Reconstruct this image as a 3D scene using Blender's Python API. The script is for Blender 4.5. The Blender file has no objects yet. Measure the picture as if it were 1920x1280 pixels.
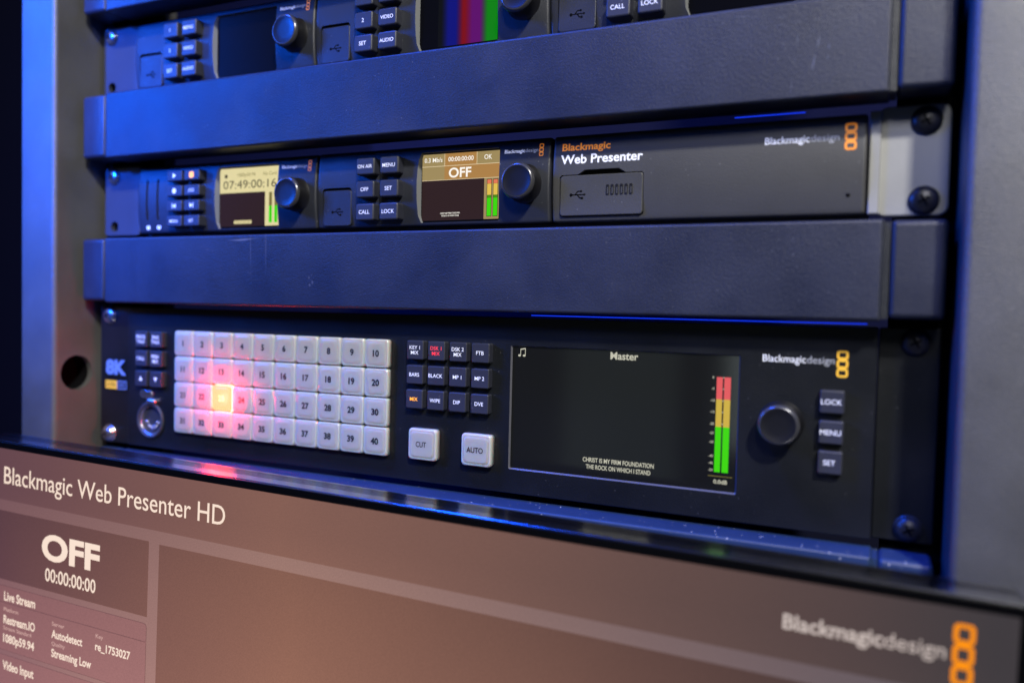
import bpy, bmesh, math, random
from mathutils import Matrix, Vector, Euler

random.seed(7)
SC = bpy.context.scene
COL = SC.collection
MM = 0.001

# ------------------------------------------------------------------ camera, world, lamps, exposure
cam_d = bpy.data.cameras.new("camera")
cam = bpy.data.objects.new("camera", cam_d)
COL.objects.link(cam)
cam.location = (0.21817, -0.36206, -0.08042)
cam.rotation_euler = (1.5333613, -0.0236732, 0.4311524)
cam_d.sensor_width = 36.0
cam_d.lens = 28.0
cam_d.clip_start = 0.01
cam_d.clip_end = 50.0
cam_d.dof.use_dof = True
cam_d.dof.focus_distance = 0.398
cam_d.dof.aperture_fstop = 3.4
cam_d.dof.aperture_blades = 7
SC.camera = cam

world = bpy.data.worlds.new("World")
SC.world = world
world.use_nodes = True
bg = world.node_tree.nodes["Background"]
bg.inputs[0].default_value = (0.35, 0.40, 0.55, 1)
bg.inputs[1].default_value = 0.060
wn = world.node_tree.nodes.new('ShaderNodeTexNoise')
wn.inputs['Scale'].default_value = 2.2
wn.inputs['Detail'].default_value = 3.0
wtc = world.node_tree.nodes.new('ShaderNodeTexCoord')
world.node_tree.links.new(wtc.outputs['Generated'], wn.inputs['Vector'])
wr = world.node_tree.nodes.new('ShaderNodeValToRGB')
wr.color_ramp.elements[0].position = 0.42
wr.color_ramp.elements[0].color = (0.02, 0.03, 0.06, 1)
wr.color_ramp.elements[1].position = 0.68
wr.color_ramp.elements[1].color = (0.75, 0.85, 0.9, 1)
world.node_tree.links.new(wn.outputs[0], wr.inputs[0])
world.node_tree.links.new(wr.outputs[0], bg.inputs[0])


def area(name, loc, target, size, energy, color, size_y=None):
    d = bpy.data.lights.new(name, 'AREA')
    d.energy = energy
    d.color = color
    d.size = size
    if size_y:
        d.shape = 'RECTANGLE'
        d.size_y = size_y
    o = bpy.data.objects.new(name, d)
    COL.objects.link(o)
    o.location = loc
    o.rotation_euler = (Vector(target) - Vector(loc)).to_track_quat('-Z', 'Y').to_euler()
    return o


area("white_key_lamp", (0.92, -1.20, 1.18), (0.12, 0.0, -0.02), 0.12, 47.0, (1.0, 0.97, 0.92))
area("blue_stage_lamp", (-0.86, -0.55, 0.33), (-0.22, 0.0, 0.02), 0.24, 12.0, (0.003, 0.115, 1.0))
area("blue_top_lamp", (-0.42, -0.34, 0.95), (-0.10, 0.0, -0.05), 0.20, 26.0, (0.003, 0.085, 1.0))
area("soft_room_lamp", (0.40, -1.0, 0.62), (0.26, 0.0, 0.0), 0.18, 4.4, (1.0, 0.99, 0.98))
area("display_haze_fill", (-0.19, -1.0, -0.24), (0.11, 0.0, -0.13), 0.20, 0.026, (0.80, 1.0, 0.95), 0.34)  # added unseen fill, gives the wide display its faint haze
area("display_edge_fill", (0.02, -1.0, -0.17), (0.16, 0.0, -0.12), 0.05, 0.030, (0.85, 1.0, 1.0), 0.26)  # added narrow fill, reflects as a pale streak near the display's right edge
spot_d = bpy.data.lights.new("blue_spot_lamp", 'SPOT')
spot_d.energy = 270.0
spot_d.color = (0.002, 0.10, 1.0)
spot_d.spot_size = math.radians(19)
spot_d.spot_blend = 1.0
spot_d.shadow_soft_size = 0.04
spot = bpy.data.objects.new("blue_spot_lamp", spot_d)
COL.objects.link(spot)
spot.location = (-0.36, -0.95, 0.42)
spot.rotation_euler = (Vector((-0.272, 0.0, 0.02)) - spot.location).to_track_quat('-Z', 'Y').to_euler()

SC.view_settings.view_transform = 'Standard'
SC.view_settings.look = 'None'
SC.view_settings.exposure = 0.0
SC.view_settings.gamma = 1.0
SC.view_settings.use_curve_mapping = False
SC.render.engine = 'CYCLES'
SC.cycles.use_denoising = True
SC.cycles.max_bounces = 10
SC.cycles.sample_clamp_indirect = 6.0


# ------------------------------------------------------------------ colour and material helpers
def lin(c):
    c = c / 255.0
    return c / 12.92 if c <= 0.04045 else ((c + 0.055) / 1.055) ** 2.4


def rgb(r, g, b):
    return (lin(r), lin(g), lin(b), 1.0)


MATS = {}


def pmat(name, base, rough=0.5, metal=0.0, spec=0.5, grain=None, var=0.0, coat=0.0, sss=None, emit=None, es=1.0,
         dust=0.0, scratch=0.0, smudge=0.0, trans=0.0):
    m = bpy.data.materials.new(name)
    m.use_nodes = True
    nt = m.node_tree
    p = nt.nodes["Principled BSDF"]
    L = nt.links
    base = tuple(base[:3]) + (1.0,)
    p.inputs['Base Color'].default_value = base
    p.inputs['Roughness'].default_value = rough
    p.inputs['Metallic'].default_value = metal
    p.inputs['Specular IOR Level'].default_value = spec
    p.inputs['Coat Weight'].default_value = coat
    p.inputs['Coat Roughness'].default_value = 0.08
    p.inputs['Transmission Weight'].default_value = trans
    if sss:
        p.inputs['Subsurface Weight'].default_value = 1.0
        p.inputs['Subsurface Radius'].default_value = sss
        p.inputs['Subsurface Scale'].default_value = 1.0
    if emit:
        p.inputs['Emission Color'].default_value = tuple(emit[:3]) + (1.0,)
        p.inputs['Emission Strength'].default_value = es
    tc = nt.nodes.new('ShaderNodeTexCoord')
    oi = nt.nodes.new('ShaderNodeObjectInfo')
    sh = nt.nodes.new('ShaderNodeVectorMath')
    sh.operation = 'ADD'
    L.new(tc.outputs['Object'], sh.inputs[0])
    L.new(oi.outputs['Random'], sh.inputs[1])
    OBJ = sh.outputs[0]

    def noise(scale, detail=2.0, vec=None, rough_=0.5):
        n = nt.nodes.new('ShaderNodeTexNoise')
        n.inputs['Scale'].default_value = scale
        n.inputs['Detail'].default_value = detail
        n.inputs['Roughness'].default_value = rough_
        L.new(vec or OBJ, n.inputs['Vector'])
        return n

    def maprange(src, a, b, c, d):
        r = nt.nodes.new('ShaderNodeMapRange')
        for i, v in zip((1, 2, 3, 4), (a, b, c, d)):
            r.inputs[i].default_value = v
        L.new(src, r.inputs[0])
        return r.outputs[0]

    def mix(fac, c1, c2):
        x = nt.nodes.new('ShaderNodeMix')
        x.data_type = 'RGBA'
        L.new(fac, x.inputs[0])
        for s, v in ((6, c1), (7, c2)):
            if hasattr(v, 'links'):
                L.new(v, x.inputs[s])
            else:
                x.inputs[s].default_value = v
        return x.outputs[2]

    col = None
    if var:
        n = noise(22, 5)
        f = maprange(n.outputs[0], 0.3, 0.7, 0.0, 1.0)
        d = tuple(c * (1 - var) for c in base[:3]) + (1,)
        u = tuple(min(1, c * (1 + var)) for c in base[:3]) + (1,)
        col = mix(f, d, u)
    if smudge:
        n = noise(9, 6, None, 0.65)
        f = maprange(n.outputs[0], 0.45, 0.75, 0.0, smudge)
        col = mix(f, col or base, (0.36, 0.38, 0.42, 1))
    if scratch:
        for sc_, k in (((14, 1, 160), 0.9), ((260, 1, 6), 0.55)):
            mp = nt.nodes.new('ShaderNodeMapping')
            mp.inputs['Scale'].default_value = sc_
            mp.inputs['Rotation'].default_value = (0, 0.12, 0)
            L.new(OBJ, mp.inputs[0])
            n = noise(1.0, 3, mp.outputs[0])
            a = maprange(n.outputs[0], 0.70, 0.78, 0.0, 1.0)
            g = maprange(noise(11, 2).outputs[0], 0.52, 0.66, 0.0, scratch * k)
            mu = nt.nodes.new('ShaderNodeMath')
            mu.operation = 'MULTIPLY'
            L.new(a, mu.inputs[0])
            L.new(g, mu.inputs[1])
            col = mix(mu.outputs[0], col or base, (0.5, 0.5, 0.52, 1))
    if dust:
        v = nt.nodes.new('ShaderNodeTexVoronoi')
        v.inputs['Scale'].default_value = 700
        v.inputs['Randomness'].default_value = 1.0
        L.new(OBJ, v.inputs['Vector'])
        wn = nt.nodes.new('ShaderNodeTexWhiteNoise')
        L.new(v.outputs['Position'], wn.inputs[0])
        siz = maprange(wn.outputs[0], 0.93 - 0.12 * dust, 1.0, 0.0, 0.28)
        lt = nt.nodes.new('ShaderNodeMath')
        lt.operation = 'LESS_THAN'
        L.new(v.outputs['Distance'], lt.inputs[0])
        L.new(siz, lt.inputs[1])
        clump = maprange(noise(28, 3).outputs[0], 0.35, 0.6, 0.15, 1.0)
        mu = nt.nodes.new('ShaderNodeMath')
        mu.operation = 'MULTIPLY'
        L.new(lt.outputs[0], mu.inputs[0])
        L.new(clump, mu.inputs[1])
        m2 = nt.nodes.new('ShaderNodeMath')
        m2.operation = 'MULTIPLY'
        L.new(mu.outputs[0], m2.inputs[0])
        m2.inputs[1].default_value = dust
        col = mix(m2.outputs[0], col or base, (0.75, 0.74, 0.72, 1))
    if col:
        L.new(col, p.inputs['Base Color'])
    if grain:
        sc_, st = grain
        n = noise(sc_, 3)
        b = nt.nodes.new('ShaderNodeBump')
        b.inputs['Strength'].default_value = st
        b.inputs['Distance'].default_value = 0.0003
        L.new(n.outputs[0], b.inputs['Height'])
        L.new(b.outputs[0], p.inputs['Normal'])
        r = maprange(noise(35, 4).outputs[0], 0.3, 0.7, rough * 0.85, min(1, rough * 1.18))
        L.new(r, p.inputs['Roughness'])
    MATS[name] = m
    return m


pmat('panel_paint', (0.012, 0.015, 0.027), 0.43, grain=(1650, 0.6), var=0.15, smudge=0.05, scratch=0.40, dust=0.07)
pmat('scuff_mark', (0.060, 0.064, 0.078), 0.55, grain=(1650, 0.6))
pmat('finger_mark', (0.060, 0.066, 0.085), 0.6, grain=(1650, 0.6))
pmat('dusty_blue_lit', (0.016, 0.036, 0.10), 0.42, grain=(1500, 0.4), var=0.15, dust=1.0)  # dust specks over a base with the blue light from above mixed in
pmat('post_paint', (0.064, 0.063, 0.058), 0.44, spec=0.9, grain=(1300, 0.95), var=0.18, smudge=0.08)
pmat('module_plastic', (0.017, 0.019, 0.027), 0.46, grain=(2200, 0.35), var=0.08, dust=0.12)
pmat('presenter_plastic', (0.048, 0.048, 0.047), 0.50, grain=(2200, 0.35), var=0.06, dust=0.1)
pmat('switcher_paint', (0.006, 0.007, 0.009), 0.33, grain=(2000, 0.4), var=0.15, smudge=0.01, dust=0.05)
pmat('button_rubber', (0.026, 0.028, 0.040), 0.46, grain=(2500, 0.15), dust=0.08)
pmat('knob_plastic', (0.007, 0.007, 0.008), 0.36, grain=(2500, 0.1))
pmat('knob_rim', (0.10, 0.10, 0.105), 0.25, metal=0.6)
pmat('black_gloss', (0.002, 0.002, 0.002), 0.3, spec=0.15)
pmat('black_matt', (0.0015, 0.0015, 0.002), 0.9, spec=0.1)
pmat('recess_light_edge', (0.10, 0.10, 0.115), 0.35)  # paler than the panel: light caught on the display edge, painted in
pmat('recess_grey', (0.16, 0.165, 0.16), 0.5)
pmat('bare_metal', (0.31, 0.31, 0.295), 0.48, metal=0.3, grain=(1600, 0.2), var=0.08, smudge=0.1)
pmat('dark_metal', (0.036, 0.040, 0.055), 0.47, grain=(1500, 0.35))
pmat('screw_metal', (0.05, 0.05, 0.055), 0.34, metal=0.7, grain=(3000, 0.2))
pmat('screw_bright', (0.42, 0.41, 0.42), 0.25, metal=0.9)
pmat('keycap', (0.47, 0.47, 0.415), 0.14, coat=0.6, sss=(0.009, 0.0040, 0.0035))
pmat('keycap_top', (0.40, 0.40, 0.355), 0.30, coat=0.2, sss=(0.009, 0.0040, 0.0035))
pmat('keycap_lit', (0.3, 0.05, 0.03), 0.3, emit=(1.0, 0.040, 0.025), es=45.0)
pmat('keycap_lit_top', (0.10, 0.04, 0.02), 0.4, emit=(1.0, 0.66, 0.27), es=1.05)
pmat('number_black', (0.012, 0.012, 0.014), 0.5)
pmat('number_faint', (0.7, 0.5, 0.2), 0.5, emit=(1.0, 0.50, 0.12), es=1.0)
pmat('print_white_glow', (0.72, 0.73, 0.76), 0.5, emit=(0.85, 0.88, 1.0), es=0.34)  # this and the next four prints get an added glow to lift lettering
pmat('print_dim_glow', (0.34, 0.35, 0.37), 0.5, emit=(0.8, 0.85, 1.0), es=0.10)
pmat('print_blue_glow', (0.16, 0.25, 0.48), 0.5, emit=(0.2, 0.35, 0.8), es=0.03)
pmat('print_orange_glow', (0.80, 0.26, 0.02), 0.5, emit=(1.0, 0.30, 0.02), es=0.30)
pmat('print_yellow_glow', (0.82, 0.46, 0.04), 0.5, emit=(1.0, 0.5, 0.03), es=0.18)
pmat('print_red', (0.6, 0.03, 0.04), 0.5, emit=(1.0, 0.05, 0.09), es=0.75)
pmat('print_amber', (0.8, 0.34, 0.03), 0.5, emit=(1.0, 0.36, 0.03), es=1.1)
pmat('monitor_shell', (0.36, 0.36, 0.40), 0.20, metal=1.0, dust=0.25)
pmat('room_dark', (0.006, 0.007, 0.020), 0.95, spec=0.1)
pmat('tray_metal', (0.02, 0.02, 0.022), 0.6)


def lcd(name, r, g, b, k=1.0, rough=0.12):
    if name not in MATS:
        pmat(name, (0.004, 0.004, 0.004), rough, spec=0.10, emit=rgb(r, g, b), es=k)
    return MATS[name]


pmat('lcd_black', (0.006, 0.006, 0.006), 0.10, spec=1.0, emit=rgb(9, 10, 11))
pmat('lcd_off', (0.002, 0.002, 0.003), 0.25, spec=0.015, emit=rgb(5, 6, 10))
lcd('lcd_white', 255, 250, 240)
lcd('lcd_ivory', 226, 214, 160)
lcd('lcd_ivory_dark', 120, 112, 60)
lcd('lcd_ink', 40, 34, 14)
lcd('lcd_brown', 46, 30, 32)
lcd('lcd_tan', 158, 138, 92)
lcd('lcd_tan_warm', 172, 128, 72)
lcd('lcd_sand', 225, 205, 165)
lcd('lcd_red', 226, 92, 96)
lcd('lcd_yellow', 205, 175, 70)
lcd('lcd_salmon', 225, 120, 85)
lcd('lcd_gold', 225, 190, 80)
lcd('lcd_green', 62, 214, 6)
lcd('lcd_green_dim', 74, 140, 20)
lcd('lcd_grey', 196, 194, 176)
lcd('bar_blue', 8, 14, 120)
lcd('bar_red', 122, 8, 20)
lcd('bar_purple', 92, 10, 106)
lcd('bar_green', 8, 128, 14)
lcd('bar_black', 6, 8, 12)


def painted_glow(name, c1, c2, c3):
    """A monitor's black level: the panel's own back-light leak, uneven across the glass (object space)."""
    m = pmat(name, (0.01, 0.01, 0.01), 0.30, spec=0.3, emit=(1, 1, 1), es=1.0)
    nt = m.node_tree
    p = nt.nodes["Principled BSDF"]
    tc = nt.nodes.new('ShaderNodeTexCoord')
    sep = nt.nodes.new('ShaderNodeSeparateXYZ')
    nt.links.new(tc.outputs['Object'], sep.inputs[0])
    mr = nt.nodes.new('ShaderNodeMapRange')
    mr.inputs[1].default_value = 0.0
    mr.inputs[2].default_value = 0.525
    nt.links.new(sep.outputs[0], mr.inputs[0])
    n = nt.nodes.new('ShaderNodeTexNoise')
    n.inputs['Scale'].default_value = 7
    n.inputs['Detail'].default_value = 2
    nt.links.new(tc.outputs['Object'], n.inputs['Vector'])
    ad = nt.nodes.new('ShaderNodeMath')
    ad.operation = 'MULTIPLY_ADD'
    nt.links.new(n.outputs[0], ad.inputs[0])
    ad.inputs[1].default_value = 0.14
    nt.links.new(mr.outputs[0], ad.inputs[2])
    # viewing-angle glow is painted brighter towards the lower rows
    ad2 = nt.nodes.new('ShaderNodeMath')
    ad2.operation = 'SUBTRACT'
    nt.links.new(ad.outputs[0], ad2.inputs[0])
    ad2.inputs[1].default_value = 0.07
    cr = nt.nodes.new('ShaderNodeValToRGB')
    e = cr.color_ramp.elements
    e[0].position, e[0].color = 0.0, rgb(*c1)
    e[1].position, e[1].color = 1.0, rgb(*c3)
    x = e.new(0.45)
    x.color = rgb(*c2)
    nt.links.new(ad2.outputs[0], cr.inputs[0])
    fine = nt.nodes.new('ShaderNodeTexNoise')
    fine.inputs['Scale'].default_value = 1800
    fine.inputs['Detail'].default_value = 1
    nt.links.new(tc.outputs['Object'], fine.inputs['Vector'])
    fr = nt.nodes.new('ShaderNodeMapRange')
    fr.inputs[1].default_value, fr.inputs[2].default_value = 0.3, 0.7
    fr.inputs[3].default_value, fr.inputs[4].default_value = 0.92, 1.08
    nt.links.new(fine.outputs[0], fr.inputs[0])
    zr = nt.nodes.new('ShaderNodeMapRange')
    zr.inputs[1].default_value, zr.inputs[2].default_value = -0.02, -0.13
    zr.inputs[3].default_value, zr.inputs[4].default_value = 0.86, 1.42
    nt.links.new(sep.outputs[2], zr.inputs[0])
    mu = nt.nodes.new('ShaderNodeMath')
    mu.operation = 'MULTIPLY'
    nt.links.new(fr.outputs[0], mu.inputs[0])
    nt.links.new(zr.outputs[0], mu.inputs[1])
    nt.links.new(cr.outputs[0], p.inputs['Emission Color'])
    nt.links.new(mu.outputs[0], p.inputs['Emission Strength'])
    return m


painted_glow('ui_header', (100, 66, 72), (140, 98, 82), (62, 56, 57))
painted_glow('ui_box', (82, 52, 58), (134, 92, 74), (46, 39, 41))
painted_glow('ui_band', (116, 80, 84), (158, 120, 108), (88, 82, 90))
painted_glow('ui_card', (122, 82, 84), (150, 104, 98), (104, 94, 100))
painted_glow('ui_line', (96, 64, 68), (116, 78, 74), (80, 70, 74))
lcd('ui_text', 250, 226, 208)
lcd('ui_text_dim', 205, 165, 158)
lcd('ui_text_grey', 205, 190, 184)
lcd('ui_orange', 255, 146, 6)


# ------------------------------------------------------------------ mesh helpers (millimetres; x right, y into the rack, z up)
def rr(cx, cz, w, h, r, n=4):
    r = max(0.001, min(r, w / 2 - 0.001, h / 2 - 0.001))
    pts = []
    for qx, qz, a0 in ((1, 1, 0), (-1, 1, 90), (-1, -1, 180), (1, -1, 270)):
        for k in range(n + 1):
            a = math.radians(a0 + 90.0 * k / n)
            pts.append((cx + qx * (w / 2 - r) + r * math.cos(a), cz + qz * (h / 2 - r) + r * math.sin(a)))
    return pts


def circ(cx, cz, r, n=40):
    return [(cx + r * math.cos(2 * math.pi * k / n), cz + r * math.sin(2 * math.pi * k / n)) for k in range(n)]


_CAP = None
_TXT = {}


def text_geom(s, bold):
    key = (s, bold)
    if key in _TXT:
        return _TXT[key]
    cu = bpy.data.curves.new('lettering', 'FONT')
    cu.body = s
    cu.resolution_u = 4
    cu.offset = bold
    ob = bpy.data.objects.new('lettering', cu)
    me = bpy.data.meshes.new_from_object(ob)
    V = [(v.co.x, v.co.y) for v in me.vertices]
    F = [tuple(p.vertices) for p in me.polygons]
    bpy.data.objects.remove(ob)
    bpy.data.curves.remove(cu)
    bpy.data.meshes.remove(me)
    _TXT[key] = (V, F)
    return V, F


class MB:
    def __init__(self, *mats):
        self.bm = bmesh.new()
        self.mats = list(mats)
        self.mi = 0

    def use(self, name):
        if name not in self.mats:
            self.mats.append(name)
        self.mi = self.mats.index(name)
        return self

    def _f(self, vs, smooth=False):
        try:
            f = self.bm.faces.new(vs)
        except ValueError:
            return None
        f.material_index = self.mi
        f.smooth = smooth
        return f

    def ring(self, loop, y):
        return [self.bm.verts.new((x, y, z)) for x, z in loop]

    def loft(self, a, b, smooth=True):
        n = len(a)
        for i in range(n):
            self._f((a[i], a[(i + 1) % n], b[(i + 1) % n], b[i]), smooth)

    def fill(self, outer, holes, y):
        rings = [self.ring(outer, y)] + [self.ring(h, y) for h in holes]
        es = []
        for r in rings:
            for i in range(len(r)):
                es.append(self.bm.edges.new((r[i], r[(i + 1) % len(r)])))
        if holes:
            g = bmesh.ops.triangle_fill(self.bm, use_beauty=True, use_dissolve=False, edges=es)
            for f in g['geom']:
                if isinstance(f, bmesh.types.BMFace):
                    f.material_index = self.mi
        else:
            self._f(rings[0])
        return rings

    def slab(self, cx, cz, w, h, yb, yf, r, bev, segs=3, n=4, holes=None, depth=None, back=False):
        """A rounded plate from yb (rear) to yf (front), front edge rounded by bev, optional holes through the front."""
        bev = min(bev, abs(yb - yf) * 0.95)
        prev = self.ring(rr(cx, cz, w, h, r, n), yb)
        if back:
            self._f(prev)
        cur = self.ring(rr(cx, cz, w, h, r, n), yf + bev)
        self.loft(prev, cur, False)
        prev = cur
        for k in range(1, segs + 1):
            a = math.pi / 2 * k / segs
            ins = bev * (1 - math.cos(a))
            y = yf + bev * (1 - math.sin(a))
            lp = rr(cx, cz, w - 2 * ins, h - 2 * ins, max(0.05, r - ins), n)
            if k == segs and holes:
                rings = self.fill(lp, holes, y)
                self.loft(prev, rings[0])
                if depth:
                    for hr, hl in zip(rings[1:], holes):
                        self.loft(hr, self.ring(hl, yf + depth), False)
                return rings
            cur = self.ring(lp, y)
            self.loft(prev, cur)
            prev = cur
        self._f(prev)
        return None

    def lathe(self, cx, cz, prof, n=48, cap=True):
        prev = None
        for r, y in prof:
            cur = self.ring(circ(cx, cz, r, n), y)
            if prev:
                self.loft(prev, cur)
            prev = cur
        if cap:
            self._f(prev)

    def rect(self, x0, z0, x1, z1, y):
        self._f([self.bm.verts.new(c) for c in ((x0, y, z0), (x1, y, z0), (x1, y, z1), (x0, y, z1))])

    def poly(self, pts, y):
        self._f(self.ring(pts, y))

    def frame(self, cx, cz, w, h, t, y, r=None, yfun=None):
        r = min(w, h) * 0.28 if r is None else r
        a, b = self.ring(rr(cx, cz, w, h, r), y), self.ring(rr(cx, cz, w - 2 * t, h - 2 * t, max(0.02, r - t)), y)
        if yfun:
            for v in a + b:
                v.co.y = yfun(v.co.z) - 0.07
        self.loft(a, b, False)

    def box(self, x0, x1, y0, y1, z0, z1):
        v = [self.bm.verts.new((x, y, z)) for x in (x0, x1) for y in (y0, y1) for z in (z0, z1)]
        for q in ((0, 1, 3, 2), (4, 6, 7, 5), (0, 4, 5, 1), (2, 3, 7, 6), (0, 2, 6, 4), (1, 5, 7, 3)):
            self._f([v[i] for i in q])

    def text(self, s, x, z, width, cap, y, align='L', bold=0.0, yfun=None):
        """Flat lettering: x is the left end (L) or middle (C), z the base line, cap the capital height."""
        global _CAP
        if _CAP is None:
            V, _ = text_geom('H', 0.0)
            _CAP = max(v[1] for v in V) - min(v[1] for v in V)
        V, F = text_geom(s, bold)
        if not V:
            return
        xa, xb = min(v[0] for v in V), max(v[0] for v in V)
        kz = cap / _CAP
        kx = width / (xb - xa) if width else kz
        x0 = x if align == 'L' else x - kx * (xb - xa) / 2
        vs = []
        for a, b in V:
            zz = z + b * kz
            vs.append(self.bm.verts.new((x0 + (a - xa) * kx, yfun(zz) - 0.07 if yfun else y, zz)))
        for f in F:
            self._f([vs[i] for i in f])

    def curve_face(self, k, ztop, step=3.0):
        """Bend the front: cut into strips and pull top and bottom edges back by k."""
        z = -ztop + step
        while z < ztop - 0.5:
            g = list(self.bm.verts) + list(self.bm.edges) + list(self.bm.faces)
            bmesh.ops.bisect_plane(self.bm, geom=g, plane_co=(0, 0, z), plane_no=(0, 0, 1), dist=1e-5)
            z += step
        for v in self.bm.verts:
            if v.co.y < 1.0:
                v.co.y += k * (v.co.z / ztop) ** 2

    def done(self, name, parent=None, off=(0, 0, 0), label=None, sharp=None, merge=True):
        bm = self.bm
        if merge:
            bmesh.ops.remove_doubles(bm, verts=bm.verts, dist=1e-4)
        bmesh.ops.recalc_face_normals(bm, faces=bm.faces)
        for v in bm.verts:
            v.co = Vector(((v.co.x - off[0]) * MM, (v.co.y - off[1]) * MM, (v.co.z - off[2]) * MM))
        me = bpy.data.meshes.new(name)
        bm.to_mesh(me)
        bm.free()
        for mname in self.mats:
            me.materials.append(MATS[mname])
        if sharp:
            for p in me.polygons:
                p.use_smooth = True
            me.set_sharp_from_angle(angle=math.radians(sharp))
        o = bpy.data.objects.new(name, me)
        COL.objects.link(o)
        if parent:
            o.parent = parent
        if label:
            o['label'] = label
        return o


def thing(name, label, cat, loc=(0, 0, 0), group=None, rot=None):
    o = bpy.data.objects.new(name, None)
    COL.objects.link(o)
    o.empty_display_size = 0.02
    o.location = tuple(c * MM for c in loc)
    if rot:
        o.rotation_euler = rot
    o['label'] = label
    o['category'] = cat
    if group:
        o['group'] = group
    return o


# ------------------------------------------------------------------ setting
mb = MB('room_dark')
mb.box(-2500, 2500, 900, 910, -1500, 1500)
bd = mb.done('backdrop')
bd['kind'] = 'structure'

# ------------------------------------------------------------------ the rack: two posts with returns, rails behind the ears
rack = thing('equipment_rack', 'dark equipment rack with two broad front posts holding all the devices', 'equipment rack', (0, 0, -600))
RO = (0, 0, -600)


def side_post(s):
    mb = MB('post_paint')
    # front face with rounded edges, drawn as a profile swept along z
    prof = []
    xi, xo, yf, yb, r = 245.0, 277.0, -33.0, 60.0, 3.2
    prof.append((xi, 0.0 if s < 0 else yb))
    for k in range(7):
        a = math.pi / 2 * k / 6
        prof.append((xi + r - r * math.cos(a), yf + r - r * math.sin(a)))
    for k in range(7):
        a = math.pi / 2 * k / 6
        prof.append((xo - r + r * math.sin(a), yf + r - r * math.cos(a)))
    prof.append((xo, yb))
    za, zb = -600.0, 330.0
    A = [mb.bm.verts.new((s * x, y, za)) for x, y in prof]
    B = [mb.bm.verts.new((s * x, y, zb)) for x, y in prof]
    start = 0
    for i in range(len(prof) - 1):
        if i == 0:
            continue
        mb._f((A[i], A[i + 1], B[i + 1], B[i]), True)
    mb._f(A)
    mb._f(B)
    # inner wall, a flat sheet with a cable hole on the left one
    y1, y0 = yf + r, yb
    holes = [circ(-17.2, -125.7, 11.0, 40)] if s < 0 else [circ(-17.2, -300.0, 11.0, 40)]
    rings = mb.fill([(y1, za), (y0, za), (y0, zb), (y1, zb)], holes, 0.0)
    for rg in rings:
        for v in rg:
            v.co = Vector((s * xi, v.co.x, v.co.z))
    back = [mb.bm.verts.new((s * (xi + 4.0), v.co.y, v.co.z)) for v in rings[1]]
    mb.loft(rings[1], back)
    mb.use('black_matt')
    back2 = [mb.bm.verts.new((s * (xi + 4.0), v.co.y, v.co.z)) for v in rings[1]]
    far = [mb.bm.verts.new((s * (xi + 14.0), v.co.y, v.co.z)) for v in rings[1]]
    mb.loft(back2, far)
    mb._f(far)
    o = mb.done('front_post', rack, RO, sharp=28)
    return o


pl = side_post(-1)
pl['label'] = 'left front post with a round cable hole in its inner wall'
side_post(1)
for s in (-1, 1):
    mb = MB('black_matt')
    mb.box(s * 222, s * 244.6, 4.0, 30.0, -600, 330)
    mb.done('mounting_rail', rack, RO)
mb = MB('room_dark')
mb.box(-244, 244, 300, 304, -600, 330)
mb.done('rear_panel', rack, RO)


# added glowing strips that draw the blue edge lines in the device gaps
pmat('gap_glow', (0.0, 0.0, 0.0), 0.5, emit=(0.008, 0.045, 1.0), es=1.0)
for xa, xb, y, z, hh in ((60.0, 214.0, 5.0, -82.1, 0.22), (156.0, 186.0, 8.0, 9.1, 0.12)):
    mb = MB('gap_glow')
    mb.box(xa, xb, y, y + 1.0, z - hh, z + hh)
    mb.done('added_glow_strip', rack, RO)

# ------------------------------------------------------------------ screws
def screw_mesh(mb, x, z, y, r=5.0, h=2.6):
    prof = [(r * 1.08, y), (r * 1.08, y - 0.7), (r, y - 0.8)]
    for k in range(1, 7):
        a = math.pi / 2 * k / 6.5
        prof.append((r * math.cos(a), y - 0.8 - (h - 0.8) * math.sin(a)))
    rs = prof[-1][0]
    mb.lathe(x, z, prof, 32, cap=False)
    mb.use('black_matt')
    # cross-shaped drive recess
    mb.lathe(x, z, [(rs, y - h), (rs * 0.8, y - h + 0.9)], 12)
    yy = y - h * 0.98
    for a in (0.5, 0.5 + math.pi / 2):
        c, s_ = math.cos(a), math.sin(a)
        w, l = 0.42, 2.3
        mb.poly([(x + c * l - s_ * w, z + s_ * l + c * w), (x - c * l - s_ * w, z - s_ * l + c * w),
                 (x - c * l + s_ * w, z - s_ * l - c * w), (x + c * l + s_ * w, z + s_ * l - c * w)], yy - 0.12)


def screw(parent, off, x, z, y, mat='screw_metal', r=5.0, h=2.6):
    mb = MB(mat)
    screw_mesh(mb, x, z, y, r, h)
    return mb.done('screw', parent, off)


# ------------------------------------------------------------------ blank panels (1U covers with end blocks)
def streak(mb, x0, z0, x1, z1, w, y, n=7):
    """A ragged pale rub mark: broken slivers of uneven width along a line."""
    dx, dz = x1 - x0, z1 - z0
    l = math.hypot(dx, dz)
    px, pz = -dz / l, dx / l
    rnd = random.Random(int(x0 * 31 + z0 * 17))
    for k in range(n):
        a = (k + rnd.uniform(0.0, 0.25)) / n
        b = (k + rnd.uniform(0.6, 1.0)) / n
        o = rnd.uniform(-0.4, 0.4) * w
        ww = w * rnd.uniform(0.25, 1.0) / 2
        m = (a + b) / 2
        mb.poly([(x0 + dx * a + px * o, z0 + dz * a + pz * o), (x0 + dx * m + px * (o + ww), z0 + dz * m + pz * (o + ww)),
                 (x0 + dx * b + px * o, z0 + dz * b + pz * o), (x0 + dx * m + px * (o - ww), z0 + dz * m + pz * (o - ww))], y)


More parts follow.
